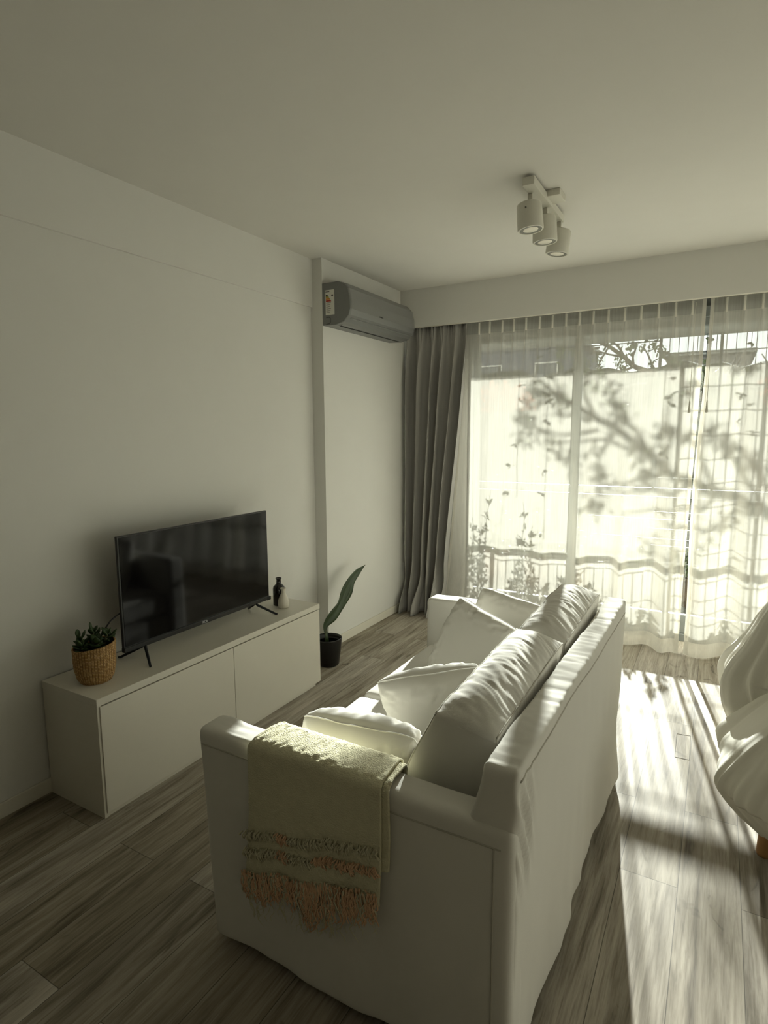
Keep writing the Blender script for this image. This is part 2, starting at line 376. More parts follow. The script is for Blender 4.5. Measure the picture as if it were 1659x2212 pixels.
shrub('potted_shrub', 1.33, 5.36, .22, [(0, .75, .06), (-.1, .65, .06), (.12, .62, .06), (.2, .5, .06), (-.2, .5, .06)], 'low spreading potted shrub behind the window post', 30)
shrub('potted_shrub', 1.78, 5.36, .20, [(0, .50, .05), (-.1, .42, .05), (.1, .45, .05), (.2, .38, .05)], 'small potted shrub at the foot of the grille', 26)
shrub('potted_shrub', 2.3, 5.36, .20, [(0, .48, .05), (-.1, .42, .05), (.15, .55, .05), (-.2, .38, .05)], 'small potted shrub behind the meeting curtain edges', 24)

# the bare tree whose branches shade the curtain: (x, z) of each branch's shadow on the curtain plane
def T(p, D):
    return Vector((p[0]-.18*D, 4.36+D, p[1]+.26*D))
BR = {'limb': [(2.806, 0.845), (2.655, 0.98), (2.507, 1.045), (2.375, 1.088), (2.239, 1.146), (2.074, 1.217), (1.948, 1.345), (1.847, 1.423), (1.744, 1.502), (1.64, 1.556), (1.532, 1.625), (1.423, 1.696), (1.311, 1.768), (1.182, 1.87)],
 'a': [(1.973, 1.339), (1.85, 1.37), (1.749, 1.396), (1.619, 1.435), (1.433, 1.414), (1.295, 1.407)], 'b': [(1.64, 1.556), (1.585, 1.611), (1.499, 1.801), (1.547, 1.918), (1.49, 2.041)],
 'c': [(1.561, 1.564), (1.44, 1.607), (1.358, 1.601), (1.274, 1.624)], 'd': [(1.293, 1.477), (1.207, 1.505), (1.09, 1.563), (1.028, 1.65)], 'e': [(1.619, 1.5), (1.458, 1.476), (1.377, 1.463), (1.293, 1.477)],
 'f': [(1.424, 1.692), (1.367, 1.752), (1.324, 1.808), (1.279, 1.92)], 'g': [(1.311, 1.768), (1.228, 1.757), (1.142, 1.76), (1.083, 1.804)],
 'h': [(2.074, 1.217), (1.981, 1.175), (1.885, 1.158), (1.761, 1.12), (1.607, 1.079)], 'i': [(2.239, 1.146), (2.128, 1.089), (1.986, 1.076), (1.864, 1.077), (1.738, 1.071)],
 'j': [(2.376, 1.087), (2.271, 0.982), (2.111, 0.972), (1.994, 0.938), (1.795, 0.932)], 'k': [(2.655, 0.98), (2.512, 0.962), (2.389, 0.874), (2.234, 0.849), (2.117, 0.867), (2.044, 0.888)],
 'l': [(2.074, 1.217), (2.055, 1.346), (2.084, 1.449), (2.044, 1.551), (2.069, 1.727)], 'm': [(2.375, 1.088), (2.301, 1.224), (2.249, 1.349), (2.175, 1.474)],
 'n': [(2.75, 0.89), (2.644, 1.138), (2.554, 1.28), (2.507, 1.352), (2.431, 1.388), (2.354, 1.424)], 'o': [(2.655, 0.98), (2.541, 1.158), (2.47, 1.278), (2.422, 1.376), (2.392, 1.498)],
 'p': [(1.948, 1.345), (1.868, 1.488), (1.765, 1.581), (1.71, 1.687), (1.679, 1.82)], 'q': [(1.744, 1.502), (1.649, 1.341), (1.626, 1.259), (1.643, 1.177)]}
LF = [(1.71, 1.687), (1.695, 1.753), (1.728, 1.582), (1.775, 1.633), (1.9, 1.344), (1.623, 1.34), (1.615, 1.217), (1.178, 1.52), (1.105, 1.535), (1.093, 1.449), (1.251, 1.477), (1.296, 1.392), (1.325, 1.767), (1.143, 1.732), (1.127, 1.789), (2.046, 1.513), (2.039, 1.436), (2.162, 1.499), (2.295, 1.498), (2.398, 1.412), (2.43, 1.412), (1.955, 1.214), (1.932, 1.187), (1.655, 1.205), (1.409, 1.338), (1.425, 1.268), (1.073, 1.621), (1.355, 1.698), (1.198, 1.814), (1.575, 1.864), (2.552, 1.304), (2.593, 1.305), (2.168, 1.773), (2.481, 1.889), (1.871, 1.436), (1.624, 0.998), (1.661, 1.055), (1.994, 0.695), (2.139, 0.669), (2.371, 0.809), (2.43, 0.916), (1.599, 0.954)]
tree = thing('garden_tree', 'half bare garden tree whose branches throw shadows on the curtain', 'tree', (3.3, 9.0, -3.2))
O = Vector((3.3, 9.0, -3.2)); D0 = 4.4
def smooth_poly(pts, k=3):
    out = []
    n_ = len(pts)
    for i in range(n_-1):
        p0, p1, p2, p3 = pts[max(i-1, 0)], pts[i], pts[i+1], pts[min(i+2, n_-1)]
        for j in range(k):
            t = j/k; out.append(.5*((2*p1)+(p2-p0)*t+(2*p0-5*p1+4*p2-p3)*t*t+(3*p1-p0-3*p2+p3)*t*t*t))
    out.append(pts[-1]); return out
for nm, pl in BR.items():
    wp = smooth_poly([T(p, D0)-O for p in pl]); k = len(wp)
    if nm == 'limb':
        wp = smooth_poly([Vector(q)-O for q in [(3.3, 9.0, -3.2), (3.2, 9.0, -1.5), (3.05, 9.0, 0), (2.7, 8.9, 1.2), (2.35, 8.8, 1.75)]]+[T(p, D0)-O for p in pl]); k = len(wp)
        MB().tube(wp, [.13-.087*min(1, i/14)-.030*max(0, (i-14)/(k-14)) for i in range(k)], 9).build('trunk', M['bark'], tree, smooth=True)
    else:
        r0 = .018 if nm in 'hijklmnop' else .015
        MB().tube(wp, [r0*(1-.6*i/k) for i in range(k)], 6).build('branch', M['bark'], tree, smooth=True)
lf = MB()
for p in LF:
    c = T(p, D0)-O
    for j in range(17):
        q = c+Vector((rnd.gauss(0, .034), rnd.gauss(0, .05), rnd.gauss(-.01, .045)))
        lf.leaf(q, rv()+Vector((0, 0, -.8)), rv(), rnd.uniform(.04, .075), rnd.uniform(.02, .04), .2, .2, 4)
lf.build('foliage', M['tleaf'], tree)

# beyond: ground, garden wall, houses, far trees
struct('ground', MB().box(-60, 60, 5.7, 90, -3.4, -3.2), M['ground'], label='garden ground below the balcony')
gw = MB().box(-14, 14, 12.0, 12.2, -3.2, 1.9).build('backdrop_garden_wall', M['backdrop']); tag(gw, 'low garden wall added and darkened to dim the view behind the sheers', 'wall')  # added wall, raised and darkened so the sheers have a dim background
def house(name, x0, x1, y, top, m, label, rows, cols):
    t = thing(name, label, 'building', ((x0+x1)/2, y, -3.2)); hw = (x1-x0)/2; hh = top+3.2
    MB().box(-hw, hw, 0, 6, 0, hh).build('wall', m, t); MB().box(-hw-.2, hw+.2, -.2, 6.2, hh, hh+.18).build('roof_slab', M['concrete'], t)
    for r in range(rows):
        for c in range(cols):
            xx = -hw+(c+.5)*2*hw/cols; zz = hh-1.0-2.6*r
            f = MB().box(xx-.6, xx+.6, -.06, 0, zz-1.2, zz+.1).build('window_frame', M['base'], t)
            MB().box(xx-.54, xx+.54, -.08, -.06, zz-1.14, zz+.04).build('pane', M['wglass'], f)
house('apartment_house', -19, -4.2, 31, 5.9, M['bldg'], 'grey house seen above the curtain shadow at left', 3, 5)
house('apartment_house', -.2, 3.4, 33, 5.1, M['bldg2'], 'pale house between the trees beyond the window post', 3, 2)
house('apartment_house', 6.5, 16, 32, 5.6, M['bldg'], 'grey house at far right behind the grille', 3, 4)
def far_tree(x, y, h, r, m, label):
    t = thing('distant_tree', label, 'tree', (x, y, -3.2)); hh = h+3.2
    s = MB(); s.tube([(0, 0, 0), (.1, 0, hh*.5), (0, 0, hh*.8)], [.18, .12, .05], 8)
    for k in range(9):
        a = rnd.uniform(0, 2*PI); s.tube([(0, 0, hh*rnd.uniform(.45, .75)), (r*.5*math.cos(a), r*.5*math.sin(a), hh*.8), (r*math.cos(a), r*math.sin(a), hh*rnd.uniform(.8, 1))], [.06, .04, .015], 6)
    s.build('trunk', M['bark'], t, smooth=True)
    f = MB()
    for k in range(700):
        d = rv().normalized()*r*rnd.uniform(.55, 1); q = Vector((d.x, d.y, hh*.78+d.z*.75))
        f.leaf(q, rv(), rv(), .26, .15, .2, .1, 3)
    f.build('foliage', m, t)
def hedge():  # added hedge: keeps bright sky from showing through the sheers
    t = thing('sky_block_hedge', 'tall dark hedge added to block the bright sky behind the sheers', 'hedge', (0, 27.5, -3.2))
    v, fa = soft_box((30, .8, 3.65), .3, (240, 6, 24), lambda p, u, nn: p+Vector((0, 0, 3.65))+nn*.25*nz(p.x*1.3, p.y, p.z*1.3)+Vector((0, 0, .35*nz(p.x*.5, 3) if u.z > .5 else 0)))
    link('foliage', v, fa, M['hedge'], t)
hedge()
far_tree(-5.6, 24, 4.2, 1.3, M['rleaf'], 'orange leaved tree in front of the grey house')
far_tree(-1.9, 22, 3.9, 1.1, M['tleaf'], 'green tree right of the window post, below the sky')
far_tree(1.7, 21, 4.1, 1.2, M['tleaf'], 'green tree seen through the gap between the curtains')
far_tree(4.6, 22, 4.3, 1.3, M['rleaf'], 'reddish tree at the right edge behind the grille')

# ------------------------------------------------------------------ sheer curtains
PLEATS = [.719, .803, .902, .99, 1.081, 1.18, 1.273, 1.368, 1.46, 1.553, 1.652, 1.757, 1.859, 1.964, 2.066, 2.162]
PL2 = [2.352, 2.449, 2.544, 2.65, 2.75, 2.86, 2.97, 3.08, 3.19, 3.3, 3.42, 3.54, 3.66, 3.78, 3.9, 4.02]
YS = 4.37
def sheer_pos(x, z, pleats, seed, x0, x1):
    zt = 2.235
    y = YS; d = min(pleats, key=lambda p: abs(p-x)); dx = x-d
    if z > zt:
        y -= .010*math.exp(-(dx/.007)**2)
        return Vector((x, y, z))
    k = (zt-z)/zt
    wdt = .010+.03*sm(0, .25, k)
    sway = nz(d*7.3, seed)*.10*k
    y -= .016*math.exp(-((x-d-sway)/wdt)**2)*(1-sm(.03, .5, k))+.0
    ph = x*2*PI/.30+1.3*nz(x*2.2, k*.5, seed)+seed
    amp = (.018+.034*sm(1.0, 2.2, x))*sm(0, .8, k)
    y -= amp*(math.sin(ph)+.35*math.sin(2.1*ph+1+k))+.018*sm(.1, 1, k)*nz(x*14, k*1.5, seed+4)
    y -= .06*sm(.80, 1.0, k)*(1+.6*nz(x*4, seed*3))+.04*sm(.93, 1, k)
    xx = x+.018*sm(.3, 1, k)*math.cos(ph)
    e = sm(.06, 0, min(abs(x-x0), abs(x-x1)))
    xx = xx*(1-e)+x*e
    return Vector((xx, min(y, 4.47), z))
def edge(x0, x1, z):   # the meeting edges drift apart a little at top and at the foot
    return x0, x1
def sheer(label, x0f, x1f, pleats, seed):
    t = thing('sheer_curtain', label, 'curtain', (0, 0, 0))
    def piece(nm, z0, z1, nz_, m, nx=420):
        vs = []; fs = []
        for j in range(nz_+1):
            z = z0+(z1-z0)*j/nz_; a, b = x0f(z), x1f(z)
            for i in range(nx+1):
                u = i/nx; x = a+(b-a)*u; vs.append(sheer_pos(x, z, pleats, seed, a, b)+Vector((0, 0, .012*nz(x*3, seed)*(1 if z < .02 else 0)+.002)))
        for j in range(nz_):
            for i in range(nx): k = j*(nx+1)+i; fs.append((k, k+1, k+nx+2, k+nx+1))
        return link(nm, vs, fs, m, t)
    piece('panel', .09, 2.235, 46, M['sheer']); piece('hem', 0, .09, 5, M['sheer2']); piece('header_tape', 2.235, 2.325, 6, M['sheer3'])
    # pinch pleats standing proud of the tape
    for p in pleats:
        MB().box(p-.006, p+.006, YS-.022, YS-.006, 2.228, 2.318).build('pinch_pleat', M['sheer4'], t, bevel=.004)
    # turned side hems
    for f, s in ((x0f, 1), (x1f, -1)):
        vs = []; fs = []
        for j in range(41):
            z = 2.32*j/40+.003; a = f(z)
            for q in (0, 1): vs.append(sheer_pos(a+s*.022*q, z, pleats, seed, x0f(z), x1f(z))+Vector((0, -.004, 0)))
        for j in range(40): fs.append((2*j, 2*j+1, 2*j+3, 2*j+2))
        link('side_hem', vs, fs, M['sheer2'], t)
    return t
L1 = lambda z: .55-.10*sm(1.6, 0, z)
R1 = lambda z: 2.243-.030*sm(2.2, .3, z)-.004+.0
L2 = lambda z: 2.262-.034*sm(2.2, 1.0, z)+.012*sm(.8, .3, z)
R2 = lambda z: 4.1
sheer('pleated white sheer curtain left of the gap, by the grey drape', L1, R1, PLEATS, 1.0)
sheer('pleated white sheer curtain right of the gap, running out of view', L2, R2, PL2, 3.3)
tr = thing('curtain_rail', 'white curtain track tucked behind the fascia beam', 'curtain rail', (0, 0, 2.33))
MB().box(.12, 4.5, YS-.012, YS+.012, 0, .02).build('rail', M['track'], tr, bevel=.002)
for i in range(20): MB().box(.2+i*.2, .23+i*.2, YS-.006, YS+.006, .02, .17).build('bracket', M['track'], tr)
for x, lab in ((2.183, 'white curtain wand on the left sheer'), (2.281, 'white curtain wand on the right sheer')):
    t = thing('curtain_wand', lab, 'curtain wand', (x, 4.275, 2.30))
    MB().tube([(0, .05, 0), (0, .0, -.05), (0, 0, -.62)], .0018, 6).build('cord', M['tassel'], t)
    MB().lathe([(.002, .045), (.004, .04), (.006, 0), (.009, -.02), (.009, -.03), (0, -.034)], 12, (0, 0, -.66)).build('tassel', M['tassel'], t, smooth=True)

# ------------------------------------------------------------------ grey drape
def drape():
    t = thing('blackout_drape', 'heavy grey drape gathered at the left end of the window', 'curtain', (0, 0, 0))
    nx, nzz = 300, 60; vs = []; fs = []
    for j in range(nzz+1):
        z = 2.325*j/nzz+.004; k = 1-z/2.32
        xa = .112+.005*k; xb = .635-.165*sm(.05, 1, k)**.9
        for i in range(nx+1):
            u = i/nx
            ph = u*2*PI*5.2+1.6*nz(u*3.3, .3+k*.3)+.25*math.sin(k*5+u*6)*k
            amp = .018+.032*sm(0, .2, k)+.010*k
            s = math.sin(ph); s = math.copysign(abs(s)**.75, s)
            y = 4.335-.5*amp-amp*s-.008*nz(u*20, k*3)
            x = xa+(xb-xa)*u+.018*math.cos(ph)*sm(0, .3, k)*(1-sm(.93, 1, u))*sm(0, .07, u)
            # pinch folds right under the header
            y += .010*math.sin(u*2*PI*20)*(1-sm(.0, .07, k))
            # foot breaks on the floor
            f = sm(.86, 1, k); y -= f*(.10+.05*math.sin(u*17+1)+.03*nz(u*9, k*8)); x += f*.02*math.sin(u*23)
            f2 = sm(.80, .9, k)*(1-sm(.9, 1, k)); y += f2*.03*math.sin(u*20)
            vs.append((max(x, .108), min(y, 4.375 if z>2.2 else 4.40), z))
    for j in range(nzz):
        for i in range(nx): k = j*(nx+1)+i; fs.append((k, k+1, k+nx+2, k+nx+1))
    o = link('panel', vs, fs, M['drape'], t); md = o.modifiers.new('thick', 'SOLIDIFY'); md.thickness = .003
    return t
drape()

# ------------------------------------------------------------------ air conditioner
def aircon():
    t = thing('air_conditioner', 'silver grey wall-mounted air conditioner above the drape', 'air conditioner', (.092, 3.19, 2.18))
    L = .90
    prof = [(0, 0), (.10, -.004), (.165, .012), (.203, .048), (.215, .085), (.212, .15), (.196, .215), (.165, .248), (.12, .262), (0, .262)]
    def ext(pr, y0, y1, nm, m, inset=0):
        vs = []; n = len(pr)
        for y, sc in ((y0, .985), (y0+.006, 1), (y1-.02, 1), (y1-.006, .985), (y1, .95)):
            for x, z in pr: vs.append((x*sc, y, .13+(z-.13)*sc))
        fs = [(a*n+i, a*n+(i+1) % n, (a+1)*n+(i+1) % n, (a+1)*n+i) for a in range(4) for i in range(n)]
        fs += [tuple(range(n-1, -1, -1)), tuple(4*n+i for i in range(n))]
        return link(nm, vs, fs, m, t, False)
    ext(prof, 0, L, 'casing', M['acg'])
    # curved front cover
    fp = [(.2045, .052), (.217, .086), (.2145, .15), (.199, .213), (.168, .249), (.16, .24), (.19, .2), (.205, .15), (.207, .09), (.197, .055)]
    ext(fp, .012, L-.012, 'front_panel', M['acg2'])
    # outlet flap and dark slot under it
    q = MB(); q.add([(.098, .05, -.0055), (.112, .05, -.003), (.112, L-.06, -.003), (.098, L-.06, -.0055)], [(0, 1, 2, 3)]); q.add([(.098, .05, -.003), (.112, .05, -.001), (.112, L-.06, -.001), (.098, L-.06, -.003)], [(3, 2, 1, 0)])
    q.build('air_slot', M['acd'], t)
    q = MB(); q.add([(.116, .04, -.0035), (.195, .04, .036), (.195, L-.04, .036), (.116, L-.04, -.0035), (.116, .04, .003), (.190, .04, .042), (.190, L-.04, .042), (.116, L-.04, .003)],
                    [(0, 3, 2, 1), (4, 5, 6, 7), (0, 1, 5, 4), (1, 2, 6, 5), (2, 3, 7, 6), (3, 0, 4, 7)]); q.build('louvre', M['acg2'], t)
    # energy label on the near end
    lb = MB().box(.026, .094, -.0012, 0.004, .062, .215).build('energy_label', M['lab'], t)
    e = MB().box(.028, .058, -.0018, -.0011, .203, .207).box(.073, .086, -.0018, -.0011, .176, .184)
    for k in range(6): e.box(.032, .06+.004*(k % 3), -.0018, -.0011, .075+.012*k, .077+.012*k)
    e.build('label_text', M['ink'], lb)
    for i, (c, z) in enumerate((('ink', .176), ('yel', .167), ('ora', .155), ('red', .143))):
        w0 = .012+.008*i; MB().add([(.030, -.0018, z), (.030+w0+.006, -.0018, z), (.030+w0, -.0018, z+.010), (.030, -.0018, z+.010)], [(0, 1, 2, 3)]).build('rating_bar', M[c], lb)
    MB().tube([(.03, -.001, .048), (.055, -.001, .048), (.062, -.001, .04), (.062, -.001, .015), (.055, -.001, .008), (.03, -.001, .006)], .0014, 6).build('pipe_knockout', M['ink'], t)
    return t
ac = aircon()
def text(body, size, parent, m, loc, rot, name, ext=.0005):
    cu = bpy.data.curves.new(name, 'FONT'); cu.body = body; cu.size = size; cu.extrude = ext; cu.align_x = 'CENTER'
    tmp = bpy.data.objects.new('tmp', cu); C.objects.link(tmp); bpy.context.view_layer.update()
    me = bpy.data.meshes.new_from_object(tmp); bpy.data.objects.remove(tmp)
    me.materials.clear(); me.materials.append(m)
    o = bpy.data.objects.new(name, me); C.objects.link(o); o.parent = parent; o.location = loc; o.rotation_euler = rot; return o
bd = MB()
for k, w_ in enumerate((.006, .004, .007, .005, .006, .004)): bd.box(.2168, .2178, .36+k*.009, .36+k*.009+w_, .086, .094)
bd.build('front_badge', M['ink'], ac)

# ------------------------------------------------------------------ ceiling spot bar
def spots():
    t = thing('ceiling_spotlight_bar', 'white ceiling bar with three cylindrical spotlights', 'ceiling light', (1.578, 2.92, H))
    MB().box(-.027, .027, -.27, .28, -.046, -.012).build('bar', M['lamp'], t, bevel=.002)
    MB().box(-.04, .085, -.055, .055, -.03, 0).build('ceiling_plate', M['lamp'], t, bevel=.003)
    for dx, y, a, b in ((-.018, -.17, .0, -.10), (-.004, .035, .02, -.05), (.008, .26, -.02, .10)):
        hd = bpy.data.objects.new('spot_head', None)
        Mx = Matrix.Translation((dx, y, -.145)) @ Matrix.Rotation(b, 4, 'Y') @ Matrix.Rotation(a, 4, 'X')
        def tr_(mb): mb.v = [Mx @ v for v in mb.v]; return mb
        body = tr_(MB().lathe([(.046, .058), (.052, .055), (.055, .048), (.058, -.052), (.056, -.058), (.050, -.058), (.047, -.050), (.0, -.050)], 40)).build('spot_head', M['lamp'], t, smooth=True)
        bpy.data.objects.remove(hd)
        md = body.modifiers.new('es', 'EDGE_SPLIT'); md.split_angle = .6
        tr_(MB().lathe([(.047, -.0565), (.047, -.052), (.036, -.050), (.036, -.0565)], 40)).build('lens_ring', M['lampring'], body, smooth=False)
        tr_(MB().lathe([(.0375, -.051), (.0375, -.055), (.03, -.058), (0, -.059)], 32)).build('lens', M['led'], body, smooth=True)
        MB().box(dx-.011, dx+.011, y-.006, y+.004, -.10, -.046).box(dx+.011, dx+.016, y-.012, y+.010, -.10, -.075).build('swivel_arm', M['lamp'], t, bevel=.002)
        tr_(MB().lathe([(.004, 0), (.004, .003), (0, .003)], 10, (0, 0, 0), Matrix.Translation((0, -.0555, .025)) @ Matrix.Rotation(PI/2, 4, 'X'))).build('screw', M['lampring'], body)
spots()

# ------------------------------------------------------------------ media cabinet
def cabinet():
    t = thing('media_cabinet', 'long low white media cabinet against the left wall', 'cabinet', (0.012, 1.276, 0))
    D, L, Z = .360, 1.435, .494
    MB().box(0, D, 0, L, Z-.030, Z).build('worktop', M['cab'], t, bevel=.0015)
    MB().box(0, D-.004, .002, .020, 0, Z-.030).build('side_panel', M['cab'], t, bevel=.001)
    MB().box(0, D-.004, L-.024, L-.006, .018, Z-.030).build('side_panel', M['cab'], t, bevel=.001)
    MB().box(0, D-.021, .020, L-.024, .018, Z-.034).build('carcass', M['gap'], t)
    MB().box(.02, D-.008, .020, L-.045, 0, .0165).build('plinth', M['cab'], t)
    for y0, y1 in ((.012, .7215), (.7245, L-.006)):
        MB().box(D-.020, D+.0015, y0, y1, .018, Z-.0345).build('door', M['cab'], t, bevel=.0015)
cabinet()

# ------------------------------------------------------------------ television
def tv():
    t = thing('television', 'black flat television on two splayed metal feet', 'television', (.185, 2.005, .494))
    w2, z0, z1 = .47, .066, .574
    MB().box(-.008, .008, -w2, w2, z0, z1).box(-.035, -.006, -w2+.12, w2-.12, z0+.02, z0+.3).build('casing', M['black'], t, bevel=.003)
    MB().box(.0082, .0095, -w2+.008, w2-.008, z0+.022, z1-.007).build('screen', M['screen'], t)
    MB().box(-.01, .012, -w2, w2, z0-.004, z0+.018).build('bottom_bezel', M['black'], t, bevel=.003)
    MB().box(-.01, .014, w2-.02, w2+.010, z0-.006, z0+.016).build('corner_cap', M['black'], t, bevel=.004)
    text('RCA', .017, t, M['logo'], (.0130, -.015, z0+.001), (PI/2, 0, PI/2), 'badge_lettering')
    for y, s in ((-.36, -1), (.36, 1)):
        for dx in (-1, 1):
            MB().tube([(dx*.004, y, z0+.005), (dx*.012, y+s*.006, z0-.01), (dx*.10, y+s*.055, .006), (dx*.108, y+s*.06, .006)], [.007, .007, .0055, .005], 8).build('leg', M['tvleg'], t, smooth=True)
    MB().tube([(-.012, -.40, .26), (-.02, -.45, .24), (-.03, -.50, .21), (-.045, -.535, .16), (-.06, -.55, .10), (-.07, -.555, .02)], .0035, 6).build('power_cable', M['black'], t, smooth=True)
tv()

# ------------------------------------------------------------------ basket plant
def basket():
    t = thing('basket_planter', 'woven straw basket holding a dark green succulent on the cabinet', 'potted plant', (.198, 1.395, .494))
    n, k = 96, 40; vs = []; fs = []; uvs = []
    def rad(f, a): return .056+.009*sm(0, .5, f)+.003*f+.0015*math.sin(a*3)*f+.0012*nz(math.cos(a)*4, math.sin(a)*4, f*6)-.006*sm(.12, 0, f)
    for i in range(k+1):
        f = i/k
        for j in range(n):
            a = 2*PI*j/n; tilt = .008*math.sin(a+.6)*f
            r = rad(f, a)+.0011*math.sin(a*44)*(.5+.5*math.cos(i*PI))
            vs.append((r*math.cos(a), r*math.sin(a), .132*f+tilt))
    for i in range(k):
        for j in range(n): fs.append((i*n+j, i*n+(j+1) % n, (i+1)*n+(j+1) % n, (i+1)*n+j))
    fs.append(tuple(range(n-1, -1, -1)))
    o = link('basket', vs, fs, M['rattan'], t); md = o.modifiers.new('t', 'SOLIDIFY'); md.thickness = .004; md.offset = -1
    uv = o.data.uv_layers.new(name='UVMap')
    for p in o.data.polygons:
        for li in p.loop_indices:
            v = o.data.loops[li].vertex_index; i, j = divmod(v, n); jj = j
            if p.index < k*n and j == 0 and (p.index % n) == n-1: jj = n
            uv.data[li].uv = (i*.62, jj*.6)
    MB().lathe([(0, .100), (.03, .103), (.062, .098)], 24).build('soil', M['soil'], t, smooth=True)
    r = random.Random(11); st = MB(); lv = MB()
    stems = [((0, 0, .10), (0, .0, .178)), ((.01, .02, .10), (.022, .040, .162)), ((-.01, -.02, .10), (-.02, -.035, .158)), ((.02, -.01, .10), (.04, -.01, .148)), ((-.02, .02, .10), (-.03, .03, .150)), ((0, -.03, .10), (.005, -.05, .140)), ((0, .03, .10), (.01, .058, .150))]
    for a, b in stems:
        a, b = Vector(a), Vector(b); st.tube([a, a.lerp(b, .5), b], [.006, .005, .003], 6)
        for q in range(13):
            f = .25+.75*q/12; p = a.lerp(b, f); an = q*2.4+r.uniform(-.3, .3); el = r.uniform(-.1, .45)+.75*(q/12)**2
            d = Vector((math.cos(an)*math.cos(el), math.sin(an)*math.cos(el), math.sin(el))); Ll = r.uniform(.024, .036); ww = Ll*.36
            sdv = d.cross(Vector((0, 0, 1))).normalized(); up = sdv.cross(d)
            vs = []; fs2 = []; ns, nr = 6, 8
            for i in range(ns+1):
                tt = i/ns; rr = math.sin(PI*(.05+.90*tt**1.35))**.75
                for j in range(nr):
                    c_ = 2*PI*j/nr; vs.append(p+d*Ll*tt+sdv*ww*rr*math.cos(c_)+up*ww*.38*rr*math.sin(c_)+up*Ll*.15*tt*tt)
            for i in range(ns):
                for j in range(nr): fs2.append((i*nr+j, i*nr+(j+1) % nr, (i+1)*nr+(j+1) % nr, (i+1)*nr+j))
            lv.add(vs, fs2)
    st.build('stem', M['stem'], t, smooth=True); lv.build('foliage', M['succ'], t, smooth=True); t.scale = (1.2, 1.2, 1.16)
basket()

# ------------------------------------------------------------------ bottles
t = MB().lathe([(.0, 0), (.024, 0), (.027, .004), (.027, .095), (.025, .108), (.016, .120), (.0115, .126), (.0105, .150), (.0135, .153), (.0135, .160), (.010, .160), (.009, .150), (0, .12)], 32, (0, 0, 0)).build('dark_bottle', M['blackglass'], smooth=True)
t.scale = (1.3, 1.3, 1.02); t.location = (.178, 2.578, .494); tag(t, 'dark brown bottle standing behind the small white vase', 'bottle')
t = MB().lathe([(.0, 0), (.021, 0), (.025, .005), (.0275, .022), (.026, .042), (.019, .063), (.0115, .080), (.0105, .092), (.0135, .106), (.0148, .110), (.0125, .110), (.0095, .095), (0, .08)], 32).build('bud_vase', M['vase'], smooth=True)
t.scale = (1.18, 1.18, 1.06); t.location = (.238, 2.545, .494); tag(t, 'small white ceramic carafe-shaped vase on the cabinet', 'vase')

# ------------------------------------------------------------------ floor plant
def floor_plant():
    t = thing('floor_plant', 'black pot with one long upright leaf beside cabinet', 'potted plant', (.245, 2.97, 0))
    MB().lathe([(0, 0), (.060, 0), (.068, .008), (.080, .09), (.086, .15), (.088, .178), (.088, .182), (.083, .182), (.080, .165), (.078, .15)], 40).build('pot', M['pot'], t, smooth=True)
    MB().lathe([(0, .15), (.078, .15)], 24).build('soil', M['soil'], t)
    MB().tube([(-.01, -.02, .15), (-.008, -.018, .19), (-.008, -.014, .235)], [.004, .003, .002], 6).build('shoot', M['stem'], t, smooth=True)
    pts = [Vector(p) for p in [(-.005, -.01, .15), (-.01, -.012, .21), (-.016, -.006, .28), (.0, .05, .345), (.005, .13, .40), (.0, .20, .475), (.0, .265, .55), (.0, .36, .60), (.0, .46, .635)]]
    pts = smooth_poly([Vector((p.x, p.y, .15+(p.z-.15)*.86)) for p in pts], 6); n = len(pts); vs = []; fs = []
    for i, p in enumerate(pts):
        f = i/(n-1); tn = (pts[min(i+1, n-1)]-pts[max(i-1, 0)]).normalized(); sdv = tn.cross(Vector((1, -.25, .1))).normalized(); up = sdv.cross(tn)
        w = (.010+.030*sm(.05, .55, f))*(1-sm(.72, 1.0, f)**1.3)+.0015
        w *= 1+.12*math.sin(f*22)
        for s in (-1, -.5, 0, .5, 1): vs.append(p+sdv*w*s+up*(abs(s)*w*.35+.004*math.sin(f*20+s)))
    for i in range(n-1):
        for j in range(4): fs.append((i*5+j, i*5+j+1, i*5+j+6, i*5+j+5))
    o = link('leaf', vs, fs, M['leafd'], t); md = o.modifiers.new('t', 'SOLIDIFY'); md.thickness = .0015
floor_plant()

# ------------------------------------------------------------------ sofa
SX0, SX1, SY0, SY1 = 1.150, 2.055, 1.085, 2.690
sofa = thing('sofa', 'white slipcovered two-seat sofa seen from behind its near arm', 'sofa', ((SX0+SX1)/2, (SY0+SY1)/2, 0))
SO = Vector(sofa.location)
def soft(name, x, y, z, r, n, m, fn=None, parent=sofa, org=None):
    c = Vector(((x[0]+x[1])/2, (y[0]+y[1])/2, (z[0]+z[1])/2)); h = ((x[1]-x[0])/2, (y[1]-y[0])/2, (z[1]-z[0])/2); org = SO if org is None else org
    def f(p, u, nn):
        q = p+c
        if fn: q = fn(q, u, nn)
        return q-org
    v, fa = soft_box(h, r, n, f); return link(name, v, fa, m, parent)
def wr(q, s=1.0): return .004*s*nz(q.x*3, q.y*3, q.z*3)+.0016*s*nz(q.x*11, q.y*11, q.z*6)
def hem(q):   # skirt hangs loosely: ripples grow towards the floor
    k = sm(.45, .02, q.z); return k*(.010*nz(q.x*3.2+5, q.y*3.2, .3)+.006*nz(q.x*9, q.y*9, .7))
